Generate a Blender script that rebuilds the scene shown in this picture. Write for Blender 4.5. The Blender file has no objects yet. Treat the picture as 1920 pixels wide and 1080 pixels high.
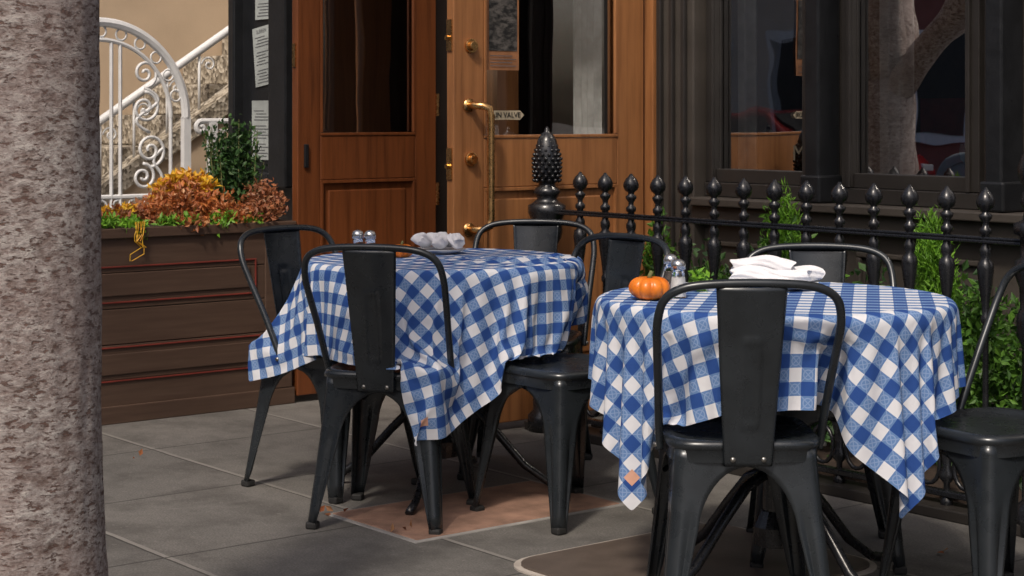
import bpy, bmesh, math, random
from mathutils import Vector, Matrix, noise as mnoise
random.seed(7)
scene=bpy.context.scene
H=1.233
FA=math.atan2(-.782,.623)      # street frame: local x = along facade (u), local y = into building (v)
def W(u,v,z=0): return Vector((.623*u+.782*v,-.782*u+.623*v,z))

# ------------------------------------------------------------------ materials
class NT:
    def __init__(s,name):
        s.m=bpy.data.materials.new(name); s.m.use_nodes=True; s.t=s.m.node_tree; s.n=s.t.nodes; s.l=s.t.links
        s.b=s.n['Principled BSDF']; s.out=s.n['Material Output']
    def add(s,t,**k):
        n=s.n.new(t)
        for a,b in k.items():
            if a.startswith('i_'):
                n.inputs[a[2:].replace('_',' ')].default_value=b
            else: setattr(n,a,b)
        return n
    def link(s,a,b): s.l.new(a,b)
    def math(s,op,a,b=None,c=None):
        n=s.n.new('ShaderNodeMath'); n.operation=op
        for i,x in enumerate((a,b,c)):
            if x is None: continue
            if isinstance(x,(int,float)): n.inputs[i].default_value=x
            else: s.l.new(x,n.inputs[i])
        return n.outputs[0]
    def ramp(s,fac,stops,interp='LINEAR'):
        n=s.n.new('ShaderNodeValToRGB'); n.color_ramp.interpolation=interp
        e=n.color_ramp.elements
        while len(e)<len(stops): e.new(.5)
        for i,(p,c) in enumerate(stops):
            e[i].position=p; e[i].color=(c[0],c[1],c[2],1)
        s.l.new(fac,n.inputs[0]); return n.outputs[0]
    def coords(s,scale=(1,1,1),kind='Object'):
        tc=s.n.new('ShaderNodeTexCoord'); mp=s.n.new('ShaderNodeMapping'); mp.inputs['Scale'].default_value=scale
        s.l.new(tc.outputs[kind],mp.inputs[0]); return mp.outputs[0]
    def noise(s,co,scale,detail=4,rough=.55):
        n=s.n.new('ShaderNodeTexNoise'); n.inputs['Scale'].default_value=scale; n.inputs['Detail'].default_value=detail
        n.inputs['Roughness'].default_value=rough; s.l.new(co,n.inputs['Vector']); return n.outputs['Fac']
    def bump(s,h,strength=.3,dist=.01,prev=None):
        n=s.n.new('ShaderNodeBump'); n.inputs['Strength'].default_value=strength; n.inputs['Distance'].default_value=dist
        s.l.new(h,n.inputs['Height'])
        if prev: s.l.new(prev,n.inputs['Normal'])
        return n.outputs[0]
    def mix(s,f,a,b,mode='MIX'):
        n=s.n.new('ShaderNodeMix'); n.data_type='RGBA'; n.blend_type=mode
        if isinstance(f,(int,float)): n.inputs[0].default_value=f
        else: s.l.new(f,n.inputs[0])
        for i,x in ((6,a),(7,b)):
            if isinstance(x,tuple): n.inputs[i].default_value=(x[0],x[1],x[2],1)
            else: s.l.new(x,n.inputs[i])
        return n.outputs[2]
def simple(name,col,rough=.5,metal=0,var=.25,scale=12,bump=.15,bscale=60,kind='Object',dist=.004,spec=None,stretch=(1,1,1)):
    t=NT(name); co=t.coords(stretch,kind)
    f=t.noise(co,scale,5)
    dark=tuple(c*(1-var) for c in col); lite=tuple(min(1,c*(1+var)) for c in col)
    t.link(t.ramp(f,[(.3,dark),(.7,lite)]),t.b.inputs['Base Color'])
    f2=t.noise(co,scale*2.7,3)
    r=t.math('MULTIPLY_ADD',f2,.3,rough-.15); t.link(r,t.b.inputs['Roughness'])
    t.b.inputs['Metallic'].default_value=metal
    if spec is not None: t.b.inputs['Specular IOR Level'].default_value=spec
    if bump: t.link(t.bump(t.noise(co,bscale,4),bump,dist),t.b.inputs['Normal'])
    return t.m
def wood(name,c1,c2,rough=.4,axis='z'):
    t=NT(name); sc={'z':(30,30,1.6),'x':(1.6,30,30),'y':(30,1.6,30)}[axis]
    co=t.coords(sc); f=t.noise(co,1.3,7,.65)
    co2=t.coords((1,1,1)); g=t.noise(co2,3.5,3)
    c=t.ramp(f,[(.3,c1),(.52,c2),(.75,tuple(x*1.25 for x in c2))])
    c=t.mix(t.math('MULTIPLY',g,.5),c,tuple(x*.45 for x in c1))
    t.link(c,t.b.inputs['Base Color']); t.link(t.math('MULTIPLY_ADD',g,.3,rough-.15),t.b.inputs['Roughness'])
    t.link(t.bump(f,.12,.003),t.b.inputs['Normal']); return t.m
def leafmat(name,cols,rough=.5,trans=.25):
    t=NT(name); g=t.add('ShaderNodeNewGeometry'); n=len(cols)
    c=t.ramp(g.outputs['Random Per Island'],[(i/(n-1) if n>1 else 0,c) for i,c in enumerate(cols)])
    co=t.coords(kind='Object'); f=t.noise(co,9,3)
    c=t.mix(t.ramp(f,[(.35,(.35,.35,.35)),(.65,(1,1,1))]),t.mix(1.0,c,(.5,.5,.5),'MULTIPLY'),c)
    t.link(c,t.b.inputs['Base Color']); t.b.inputs['Roughness'].default_value=rough
    tr=t.add('ShaderNodeBsdfTranslucent'); t.link(c,tr.inputs[0]); mx=t.add('ShaderNodeMixShader'); mx.inputs[0].default_value=trans
    t.link(t.b.outputs[0],mx.inputs[1]); t.link(tr.outputs[0],mx.inputs[2]); t.link(mx.outputs[0],t.out.inputs[0]); return t.m
def glassmat(name,tint=(.6,.62,.62),refl=.12):
    t=NT(name); t.n.remove(t.b)
    tr=t.add('ShaderNodeBsdfTransparent'); tr.inputs[0].default_value=(*tint,1)
    gl=t.add('ShaderNodeBsdfGlossy'); gl.inputs['Roughness'].default_value=.008; gl.inputs[0].default_value=(.98,.98,.98,1)
    fr=t.add('ShaderNodeFresnel'); fr.inputs[0].default_value=1.5
    f=t.math('ADD',t.math('MULTIPLY',fr.outputs[0],1.2),refl)
    co=t.coords(); bn=t.bump(t.noise(co,3.0,1),.07,.02); t.link(bn,gl.inputs['Normal'])
    mx=t.add('ShaderNodeMixShader'); t.link(f,mx.inputs[0]); t.link(tr.outputs[0],mx.inputs[1]); t.link(gl.outputs[0],mx.inputs[2]); t.link(mx.outputs[0],t.out.inputs[0]); return t.m

M={}
M['chair']=simple('chair_paint',(.022,.027,.032),.29,.35,.3,9,.06,160,dist=.001,spec=.8)
M['chairbolt']=simple('bolt_metal',(.30,.29,.27),.35,.9,.1)
M['rubber']=simple('rubber',(.015,.015,.015),.7)
M['iron']=simple('cast_iron_paint',(.012,.013,.016),.28,.1,.3,20,.12,90,dist=.002,spec=.7)
M['white_iron']=simple('white_iron_paint',(.72,.73,.74),.45,0,.08)
M['doorL']=wood('wood_dark_red',(.10,.030,.010),(.18,.056,.018),.36)
M['doorR']=wood('wood_oak',(.25,.10,.036),(.38,.165,.062),.38)
M['brass']=simple('brass',(.66,.39,.16),.28,1,.25,30,.05)
M['trim']=simple('facade_paint_charcoal',(.026,.023,.021),.42,0,.15,6,.06)
M['trim2']=simple('facade_paint_taupe',(.056,.048,.041),.5,0,.15,6,.08)
M['black']=simple('black_paint',(.012,.013,.015),.35)
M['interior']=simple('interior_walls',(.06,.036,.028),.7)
M['interior_red']=simple('interior_red',(.45,.04,.05),.7)
M['curtain']=simple('curtain_cloth',(.80,.80,.77),.9)
M['glass']=glassmat('window_glass',(.75,.77,.77),.46)
M['doorglass']=glassmat('door_glass',(.42,.43,.44),.26)
M['stucco']=simple('stucco_beige',(.52,.40,.28),.9,0,.08,3,.25,120)
M['stucco2']=simple('stucco_tan',(.40,.31,.23),.9,0,.1,3,.25,120)
M['cream_paint']=simple('cream_painted_wood',(.75,.72,.66),.7,0,.06,3,.1)
M['bluegrey']=simple('bluegrey_painted_wood',(.16,.19,.20),.7,0,.06,3,.1)
M['brickred']=simple('brick_red_paint',(.26,.09,.07),.7,0,.1,3,.1)
M['paper']=simple('paper',(.36,.39,.38),.8,0,.2,6,0)
M['litter']=simple('litter_paper',(.7,.7,.68),.8,0,.05,6,0)
M['ink']=simple('ink',(.10,.10,.11),.8,0,.05,5,0)
M['soil']=simple('soil',(.035,.022,.015),.95,0,.4,30,.6,60)
M['plate']=simple('ceramic',(.62,.65,.68),.15,0,.03,5,0)
M['napkin']=simple('napkin_cloth',(.74,.74,.77),.9,0,.06,20,.5,220,dist=.003)
M['steel']=simple('steel',(.6,.6,.6),.25,.95,.1)
M['salt']=simple('salt',(.8,.8,.8),.9,0,.05)
M['pepper']=simple('pepper',(.12,.10,.09),.9,0,.5,200)
M['stem']=simple('stem',(.13,.14,.05),.8)
M['redline']=simple('red_moulding',(.17,.028,.020),.5)
M['car_red']=simple('car_paint_red',(.35,.02,.02),.2,.2,.03,3,0,spec=.8)
M['headlamp']=simple('lamp_lens',(.8,.8,.8),.15,.3,.02,5,0)
t=NT('aggregate_stone'); co=t.coords(); vo=t.add('ShaderNodeTexVoronoi'); vo.inputs['Scale'].default_value=45; t.link(co,vo.inputs['Vector'])
t.link(t.ramp(vo.outputs['Color'],[(.2,(.12,.10,.075)),(.5,(.30,.26,.20)),(.8,(.50,.45,.37))]),t.b.inputs['Base Color']); t.b.inputs['Roughness'].default_value=.9
t.link(t.bump(vo.outputs['Distance'],.6,.01),t.b.inputs['Normal']); M['aggregate']=t.m
t=NT('planter_wood'); co=t.coords((4,4,60)); f=t.noise(co,1,6,.6); f2=t.noise(t.coords(),5,4)
c=t.ramp(f,[(.3,(.064,.037,.026)),(.6,(.090,.055,.038)),(.8,(.115,.074,.053))]); c=t.mix(t.math('MULTIPLY',f2,.4),c,(.066,.042,.032))
t.link(c,t.b.inputs['Base Color']); t.b.inputs['Roughness'].default_value=.45; t.link(t.bump(f,.10,.002),t.b.inputs['Normal']); M['planter']=t.m
t=NT('pumpkin_skin'); co=t.coords(); f=t.noise(co,25,4)
t.link(t.ramp(f,[(.3,(.60,.13,.008)),(.7,(.80,.23,.02))]),t.b.inputs['Base Color']); t.b.inputs['Roughness'].default_value=.33; M['pumpkin']=t.m
t=NT('jar_glass'); t.b.inputs['Transmission Weight'].default_value=1; t.b.inputs['Roughness'].default_value=.04; t.b.inputs['IOR'].default_value=1.3
t.b.inputs['Base Color'].default_value=(.95,.97,.97,1); M['jar']=t.m
# bark
t=NT('bark'); co=t.coords((1,1,1.7)); nA=t.noise(co,27,10,.74); nB=t.noise(co,75,6,.7); nC=t.noise(t.coords((1,1,1.0)),5,4); nD=t.noise(t.coords((1,1,2.6)),40,7,.66)
c=t.ramp(nA,[(.38,(.19,.14,.12)),(.45,(.32,.27,.25)),(.52,(.43,.38,.36)),(.62,(.57,.53,.50))])
c=t.mix(t.ramp(nB,[(.40,(.7,.7,.7)),(.47,(0,0,0))]),c,(.19,.13,.115))
c=t.mix(t.ramp(nD,[(.565,(0,0,0)),(.60,(.9,.9,.9))]),c,(.13,.068,.052))
c=t.mix(t.ramp(nC,[(.40,(.35,.35,.35)),(.6,(0,0,0))]),c,(.26,.18,.165))
t.link(c,t.b.inputs['Base Color']); t.b.inputs['Roughness'].default_value=.92
hh=t.math('SUBTRACT',t.math('ADD',nA,t.math('MULTIPLY',nB,.5)),t.math('MULTIPLY',t.ramp(nD,[(.565,(0,0,0)),(.60,(1,1,1))]),.35))
t.link(t.bump(hh,1.0,.012),t.b.inputs['Normal']); M['bark']=t.m
def pavement():
    t=NT('pavement_concrete'); co=t.coords(); sp=t.add('ShaderNodeSeparateXYZ'); t.link(co,sp.inputs[0])
    def line(c,off,per,w):
        a=t.math('ADD',c,off+per*200); a=t.math('DIVIDE',a,per); a=t.math('FRACT',a); a=t.math('SUBTRACT',a,.5); a=t.math('ABSOLUTE',a)
        a=t.math('SUBTRACT',.5,a); return t.math('LESS_THAN',a,w/per)
    wob=t.math('MULTIPLY',t.math('SUBTRACT',t.noise(co,6,2),.5),.012)
    ux=t.math('ADD',sp.outputs[0],wob); vy=t.math('ADD',sp.outputs[1],wob)
    lx=line(ux,4.53,.745,.0045); ly=line(vy,-2.378,.73,.0035)
    ly2=line(vy,-2.390,.73,.008)
    ln=t.math('MAXIMUM',lx,ly)
    n1=t.noise(co,1.3,4,.6); n2=t.noise(co,14,6,.7); n3=t.noise(co,160,3,.7); n4=t.noise(co,4,6,.65); n5=t.noise(co,45,5,.7)
    c=t.ramp(n1,[(.3,(.106,.101,.094)),(.7,(.170,.161,.150))])
    c=t.mix(t.ramp(n2,[(.35,(0,0,0)),(.75,(.8,.8,.8))]),c,(.080,.076,.072)); c=t.mix(.33,c,t.ramp(n3,[(.35,(.045,.045,.044)),(.65,(.27,.26,.245))]))
    c=t.mix(t.ramp(n4,[(.47,(0,0,0)),(.66,(.7,.7,.7))]),c,(.060,.056,.052))
    c=t.mix(t.ramp(n5,[(.60,(0,0,0)),(.68,(.5,.5,.5))]),c,(.24,.23,.215))
    fl=t.add('ShaderNodeVectorMath',operation='FLOOR'); cb=t.add('ShaderNodeCombineXYZ')
    t.link(t.math('DIVIDE',t.math('ADD',sp.outputs[0],4.53+149),.745),cb.inputs[0]); t.link(t.math('DIVIDE',t.math('ADD',sp.outputs[1],-2.378+146),.73),cb.inputs[1]); t.link(cb.outputs[0],fl.inputs[0])
    wn=t.add('ShaderNodeTexWhiteNoise'); t.link(fl.outputs[0],wn.inputs['Vector'])
    c=t.mix(1.0,c,t.ramp(wn.outputs['Value'],[(0,(.78,.78,.78)),(1,(1.08,1.07,1.05))]),'MULTIPLY')
    vo=t.add('ShaderNodeTexVoronoi'); vo.inputs['Scale'].default_value=3.2; t.link(co,vo.inputs['Vector'])
    st=t.math('LESS_THAN',t.math('ADD',vo.outputs['Distance'],t.math('MULTIPLY',n5,.06)),.075); c=t.mix(t.math('MULTIPLY',st,.45),c,(.04,.04,.04))
    c=t.mix(t.math('MULTIPLY',ly2,t.math('MULTIPLY',n4,.6)),c,(.38,.36,.33))
    c=t.mix(t.math('MULTIPLY',ln,.85),c,(.030,.028,.026))
    t.link(c,t.b.inputs['Base Color']); t.b.inputs['Roughness'].default_value=.78
    h=t.math('SUBTRACT',t.math('ADD',t.math('MULTIPLY',n3,.25),t.math('MULTIPLY',n2,.3)),ln)
    t.link(t.bump(h,.6,.005),t.b.inputs['Normal']); return t.m
M['pave']=pavement()
M['kerb']=simple('kerb_concrete',(.26,.25,.24),.85,0,.2,8,.4)
M['asphalt']=simple('asphalt',(.05,.05,.052),.85,0,.25,20,.5,150)
M['earth']=simple('ground_far',(.12,.11,.10),.9)
M['cover']=simple('cover_terracotta',(.27,.16,.115),.8,0,.35,10,.5,200)
M['coverrim']=simple('cover_rim',(.40,.36,.32),.8,0,.25,10,.4)
t=NT('cover_metal'); co=t.coords(); ck=t.add('ShaderNodeTexChecker'); ck.inputs['Scale'].default_value=75; t.link(co,ck.inputs[0])
t.link(t.mix(t.noise(co,9,4),(.07,.055,.045),(.20,.16,.135)),t.b.inputs['Base Color']); t.b.inputs['Roughness'].default_value=.5; t.b.inputs['Metallic'].default_value=.3
t.link(t.bump(ck.outputs['Fac'],.8,.005),t.b.inputs['Normal']); M['covermetal']=t.m
def gingham():
    t=NT('gingham_cloth'); uv=t.add('ShaderNodeUVMap'); sp=t.add('ShaderNodeSeparateXYZ'); t.link(uv.outputs[0],sp.inputs[0]); p=.0335
    X=t.math('DIVIDE',t.math('ADD',sp.outputs[0],p*100),p); Y=t.math('DIVIDE',t.math('ADD',sp.outputs[1],p*100),p)
    a=t.math('MODULO',t.math('FLOOR',X),2); b=t.math('MODULO',t.math('FLOOR',Y),2)
    s=t.math('MULTIPLY',t.math('ADD',a,b),.5)
    c=t.ramp(s,[(0,(.74,.75,.79)),(.25,(.115,.22,.45)),(.75,(.009,.058,.265))],'CONSTANT')
    fx=t.math('SUBTRACT',t.math('FRACT',X),.5); fy=t.math('SUBTRACT',t.math('FRACT',Y),.5)
    r=t.math('SQRT',t.math('ADD',t.math('MULTIPLY',fx,fx),t.math('MULTIPLY',fy,fy)))
    ring=t.math('LESS_THAN',t.math('ABSOLUTE',t.math('SUBTRACT',r,.33)),.045)
    d1=t.math('LESS_THAN',t.math('ABSOLUTE',t.math('SUBTRACT',fx,fy)),.05); d2=t.math('LESS_THAN',t.math('ABSOLUTE',t.math('ADD',fx,fy)),.05)
    mo=t.math('MAXIMUM',ring,t.math('MAXIMUM',d1,d2)); mid=t.math('COMPARE',s,.5,.1)
    c=t.mix(t.math('MULTIPLY',t.math('MULTIPLY',mo,mid),.32),c,(.45,.55,.74))
    f=t.noise(uv.outputs[0],900,2); c=t.mix(t.math('MULTIPLY',f,.12),c,(.30,.35,.46))
    t.link(c,t.b.inputs['Base Color']); t.b.inputs['Roughness'].default_value=.85; t.b.inputs['Specular IOR Level'].default_value=.15
    f3=t.noise(uv.outputs[0],14,4); bn=t.bump(f,.15,.001); t.link(t.bump(f3,.3,.014,bn),t.b.inputs['Normal'])
    tr=t.add('ShaderNodeBsdfTranslucent'); t.link(c,tr.inputs[0]); mx=t.add('ShaderNodeMixShader'); mx.inputs[0].default_value=.12
    t.link(t.b.outputs[0],mx.inputs[1]); t.link(tr.outputs[0],mx.inputs[2]); t.link(mx.outputs[0],t.out.inputs[0]); return t.m
M['gingham']=gingham(); M['tag']=simple('care_tag',(.62,.34,.24),.7)
M['leaf_green']=leafmat('leaves_green',[(.04,.11,.02),(.09,.22,.03),(.15,.33,.04)])
M['leaf_dark']=leafmat('leaves_dark',[(.02,.06,.018),(.045,.12,.03),(.08,.18,.04)])
M['leaf_bright']=leafmat('leaves_bright',[(.14,.36,.03),(.24,.50,.04),(.12,.30,.03)])
M['leaf_orange']=leafmat('leaves_autumn',[(.34,.08,.02),(.62,.22,.06),(.42,.12,.04),(.70,.38,.18)])
M['leaf_rust']=leafmat('leaves_rust',[(.26,.08,.03),(.45,.17,.07),(.35,.11,.05),(.48,.26,.13)])
M['leaf_yellow']=leafmat('leaves_yellow',[(.80,.42,.02),(.85,.56,.04),(.75,.30,.02)])
M['leaf_tree']=leafmat('leaves_tree',[(.03,.07,.02),(.06,.12,.03),(.09,.16,.04)])

# ------------------------------------------------------------------ mesh builder
class MB:
    def __init__(s): s.v=[]; s.f=[]
    def box(s,x0,x1,y0,y1,z0,z1):
        i=len(s.v); s.v+=[(x,y,z) for z in (z0,z1) for y in (y0,y1) for x in (x0,x1)]
        for q in ((0,2,3,1),(4,5,7,6),(0,1,5,4),(2,6,7,3),(0,4,6,2),(1,3,7,5)): s.f.append(tuple(i+k for k in q))
        return s
    def quad(s,a,b,c,d):
        i=len(s.v); s.v+=[tuple(a),tuple(b),tuple(c),tuple(d)]; s.f.append((i,i+1,i+2,i+3)); return s
    def lathe(s,prof,c=(0,0,0),n=16,ribs=None,cap=True):
        i=len(s.v); m=len(prof)
        for (r,z) in prof:
            for k in range(n):
                a=2*math.pi*k/n; rr=r*(ribs(a,z) if ribs else 1)
                s.v.append((c[0]+rr*math.cos(a),c[1]+rr*math.sin(a),c[2]+z))
        for j in range(m-1):
            for k in range(n):
                k2=(k+1)%n; s.f.append((i+j*n+k,i+j*n+k2,i+(j+1)*n+k2,i+(j+1)*n+k))
        if cap:
            s.f.append(tuple(i+k for k in reversed(range(n)))); s.f.append(tuple(i+(m-1)*n+k for k in range(n)))
        return s
    def tube(s,pts,r,n=8,closed=False,flat=None):
        pts=[Vector(p) for p in pts]; m=len(pts); i=len(s.v)
        rs=r if isinstance(r,(list,tuple)) else [r]*m
        up=None
        for k in range(m):
            if closed: t=pts[(k+1)%m]-pts[k-1]
            else: t=pts[min(k+1,m-1)]-pts[max(k-1,0)]
            t.normalize()
            if up is None: up=Vector((0,0,1)) if abs(t.z)<.9 else Vector((1,0,0))
            if flat is not None: up=Vector(flat)
            a=(up-t*up.dot(t)).normalized(); b=t.cross(a); up=a
            for q in range(n):
                an=2*math.pi*q/n; s.v.append(tuple(pts[k]+(a*math.cos(an)+b*math.sin(an))*rs[k]))
        for k in range(m if closed else m-1):
            k2=(k+1)%m
            for q in range(n):
                q2=(q+1)%n; s.f.append((i+k*n+q,i+k*n+q2,i+k2*n+q2,i+k2*n+q))
        if not closed:
            s.f.append(tuple(i+q for q in reversed(range(n)))); s.f.append(tuple(i+(m-1)*n+q for q in range(n)))
        return s
    def leaf(s,p,size,asp=.5,up=0):
        d=Vector((random.gauss(0,1),random.gauss(0,1),random.gauss(0,1)+up)).normalized()
        e=d.cross(Vector((random.gauss(0,1),random.gauss(0,1),random.gauss(0,1)))).normalized(); nrm=d.cross(e)
        p=Vector(p); i=len(s.v); w=size*asp*.5
        s.v+=[tuple(p),tuple(p+d*size*.5+e*w+nrm*w*.4),tuple(p+d*size),tuple(p+d*size*.5-e*w+nrm*w*.4)]
        s.f.append((i,i+1,i+2)); s.f.append((i,i+2,i+3)); return s
    def mesh(s,name):
        me=bpy.data.meshes.new(name); me.from_pydata(s.v,[],s.f); me.update()
        return me
def root(name,loc=(0,0,0),rz=FA):
    e=bpy.data.objects.new(name,None); e.location=loc; e.rotation_euler=(0,0,rz); e.empty_display_size=.1
    scene.collection.objects.link(e); return e
def part(par,name,mb,mat,smooth=False,bevel=0,solid=0,sub=0,seg=2):
    me=mb if isinstance(mb,bpy.types.Mesh) else mb.mesh(name)
    if mat is not None and len(me.materials)==0: me.materials.append(M[mat])
    if smooth:
        me.polygons.foreach_set('use_smooth',[True]*len(me.polygons)); me.update()
    o=bpy.data.objects.new(name,me); scene.collection.objects.link(o); o.parent=par
    if solid: m=o.modifiers.new('s','SOLIDIFY'); m.thickness=solid; m.offset=0
    if bevel: m=o.modifiers.new('b','BEVEL'); m.width=bevel; m.segments=seg; m.limit_method='ANGLE'; m.angle_limit=.6
    if sub: m=o.modifiers.new('ss','SUBSURF'); m.levels=sub; m.render_levels=sub
    return o
def single(name,mb,mat,loc=(0,0,0),rz=FA,**k):
    o=part(None,name,mb,mat,**k); o.location=loc; o.rotation_euler=(0,0,rz); return o

# ------------------------------------------------------------------ ground, road
single('ground',MB().box(-150,150,-150,150,-.5,-.14),'earth')
single('road',MB().quad((-120,-9.2,-.13),(120,-9.2,-.13),(120,.55,-.13),(-120,.55,-.13)),'asphalt')
single('pavement',MB().box(-40,40,.70,20,-.3,0),'pave')
single('kerb',MB().box(-40,40,.55,.698,-.3,.002),'kerb',bevel=.01)
single('pavement',MB().box(-60,60,-13,-9.2,-.3,0),'kerb')
r=root('utility_cover')
part(r,'frame',MB().box(-4.71,-4.235,3.02,3.835,-.01,.004),'kerb',bevel=.003)
part(r,'lid',MB().box(-4.695,-4.25,3.035,3.82,0,.007),'cover',bevel=.003)
def rrect(u0,u1,v0,v1,rad,z0,z1):
    pts=[]
    for cx,cy,a0 in ((u1-rad,v1-rad,0),(u0+rad,v1-rad,90),(u0+rad,v0+rad,180),(u1-rad,v0+rad,270)):
        for k in range(7):
            a=math.radians(a0+15*k); pts.append((cx+rad*math.cos(a),cy+rad*math.sin(a)))
    mb=MB(); n=len(pts); mb.v=[(x,y,z0) for x,y in pts]+[(x,y,z1) for x,y in pts]
    mb.f=[tuple(range(n,2*n))]+[(k,(k+1)%n,n+(k+1)%n,n+k) for k in range(n)]; return mb
r=root('utility_cover')
part(r,'rim',rrect(-3.90,-3.20,3.05,3.88,.12,-.01,.005),'coverrim')
part(r,'lid',rrect(-3.880,-3.220,3.070,3.860,.10,0,.010),'covermetal')

# ------------------------------------------------------------------ restaurant building
B=root('restaurant_building')
mb=MB()
mb.box(-7.42,-6.70,4.34,5.2,0,6.5)
mb.box(-6.70,-5.50,5.12,5.34,2.42,6.5)
mb.box(-5.498,-5.275,5.14,5.42,0,6.5)
part(B,'front_piers',mb,'trim2',bevel=.006)
mb=MB()
for u in (-5.47,-5.40,-5.33): mb.box(u,u+.022,5.118,5.139,.12,3.2)
mb.box(-5.50,-5.27,5.10,5.139,0,.20)
part(B,'pier_mouldings',mb,'trim',bevel=.004)
mb=MB(); wins=[(-5.22,-4.734),(-4.50,-3.973),(-3.62,-3.10),(-2.86,-2.34),(-1.9,-1.3),(-1.0,-.4)]
mb.box(-5.275,1.5,5.20,5.42,0,.86)
mb.box(-5.275,1.5,5.20,5.42,2.45,6.5)
part(B,'lower_and_upper_wall',mb,'trim2',bevel=.004)
mb=MB(); mb.box(-5.275,1.5,5.13,5.199,.80,.862); mb.box(-5.275,1.5,5.09,5.25,.863,.895)
mb.box(-5.275,1.5,5.16,5.199,.10,.22)
for k in range(9):
    u=-5.2+k*.74
    mb.box(u,u+.60,5.18,5.199,.30,.32); mb.box(u,u+.60,5.18,5.199,.70,.72); mb.box(u,u+.02,5.18,5.199,.322,.698); mb.box(u+.58,u+.60,5.18,5.199,.322,.698)
part(B,'window_sill_and_panels',mb,'trim2',bevel=.005)
mb=MB(); gl=MB(); prev=-5.275
for i,(a,b) in enumerate(wins):
    mb.box(prev,a-.002,5.235,5.30,.897,2.449)
    mb.box(a-.05,a,5.205,5.232,.955,2.40); mb.box(b,b+.05,5.205,5.232,.955,2.40)
    mb.box(a-.05,b+.05,5.195,5.30,.897,.953)
    mb.box(a,b,5.215,5.26,.954,1.008)
    mb.box(a-.05,b+.05,5.205,5.30,2.40,2.449)
    mb.box(a-.018,a+.001,5.19,5.204,.955,2.40); mb.box(b-.001,b+.018,5.19,5.204,.955,2.40)
    gl.quad((a-.01,5.245,1.0),(b+.01,5.245,1.0),(b+.01,5.245,2.41),(a-.01,5.245,2.41))
    prev=b+.002
mb.box(prev,1.5,5.235,5.30,.897,2.449)
part(B,'window_frames',mb,'trim',bevel=.003)
mb=MB()
for i in range(0,5):
    c=(wins[i][1]+wins[i+1][0])/2; mb.box(c-.036,c+.036,5.11,5.234,.897,3.0); mb.box(c-.05,c+.05,5.10,5.234,.897,1.0)
part(B,'mullions',mb,'black',bevel=.008)
part(B,'window_glass',gl,'glass')
mb=MB(); mb.box(-6.60,-5.60,5.14,5.30,2.35,2.419); mb.box(-5.598,-5.50,5.125,5.30,0,2.419); mb.box(-6.70,-6.60,5.14,5.30,0,2.419)
part(B,'door_casing',mb,'doorR',bevel=.005)
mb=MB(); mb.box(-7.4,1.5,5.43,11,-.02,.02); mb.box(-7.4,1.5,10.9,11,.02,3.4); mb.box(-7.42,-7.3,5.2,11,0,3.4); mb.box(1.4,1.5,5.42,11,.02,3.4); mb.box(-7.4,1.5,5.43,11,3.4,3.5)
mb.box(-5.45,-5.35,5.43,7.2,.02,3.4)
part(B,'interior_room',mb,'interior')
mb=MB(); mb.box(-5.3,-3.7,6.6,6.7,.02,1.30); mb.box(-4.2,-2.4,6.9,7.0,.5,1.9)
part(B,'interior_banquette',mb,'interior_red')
def curtain(u0,u1,v,z0,z1,amp=.02,per=.05):
    mb=MB(); n=int((u1-u0)/.006)
    for k in range(n+1):
        u=u0+(u1-u0)*k/n; vv=v+amp*math.sin(u*2*math.pi/per+math.sin(u*31)*.8)
        mb.v+=[(u,vv,z0),(u,vv*.999,z1)]
    mb.f=[(2*k,2*k+2,2*k+3,2*k+1) for k in range(n)]; return mb
for a,b,v in ((-5.21,-5.12,5.34),(-4.48,-4.33,5.34),(-3.6,-3.5,5.36),(-2.84,-2.74,5.36),(-6.80,-6.56,5.80)):
    part(B,'curtain',curtain(a,b,v,.9,2.4),'curtain',smooth=True)
mb=MB()
for (u,v) in ((-4.9,5.75),(-4.1,5.8),(-3.2,5.8)):
    mb.lathe([(.22,0),(.22,.02),(.03,.04),(.03,.92),(.30,.93),(.30,.96)],(u,v,.02),20)
part(B,'interior_tables',mb,'curtain')
mb=MB()
for (u,v,z) in ((-4.95,5.50,.98),(-4.2,5.50,.98),(-4.02,5.55,.98),(-4.82,5.55,.98),(-4.12,5.48,.98)):
    mb.lathe([(.03,0),(.004,.01),(.004,.06),(.024,.08),(.030,.11),(.026,.14)],(u,v,z),12)
part(B,'interior_glassware',mb,'plate',smooth=True)
def text(par,name,body,loc,size,mat,rot,ext=.0005,sx=1):
    cu=bpy.data.curves.new(name,'FONT'); cu.body=body; cu.size=size; cu.extrude=ext; cu.align_x='CENTER'; cu.align_y='CENTER'
    cu.materials.append(M[mat]); o=bpy.data.objects.new(name,cu); scene.collection.objects.link(o); o.parent=par; o.location=loc; o.rotation_euler=rot; o.scale=(sx,1,1); return o
M['gold']=simple('gold_leaf',(.10,.085,.06),.5)
text(B,'window_letter','M',(-4.80,5.243,1.075),.085,'gold',(math.pi/2,0,0))

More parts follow.
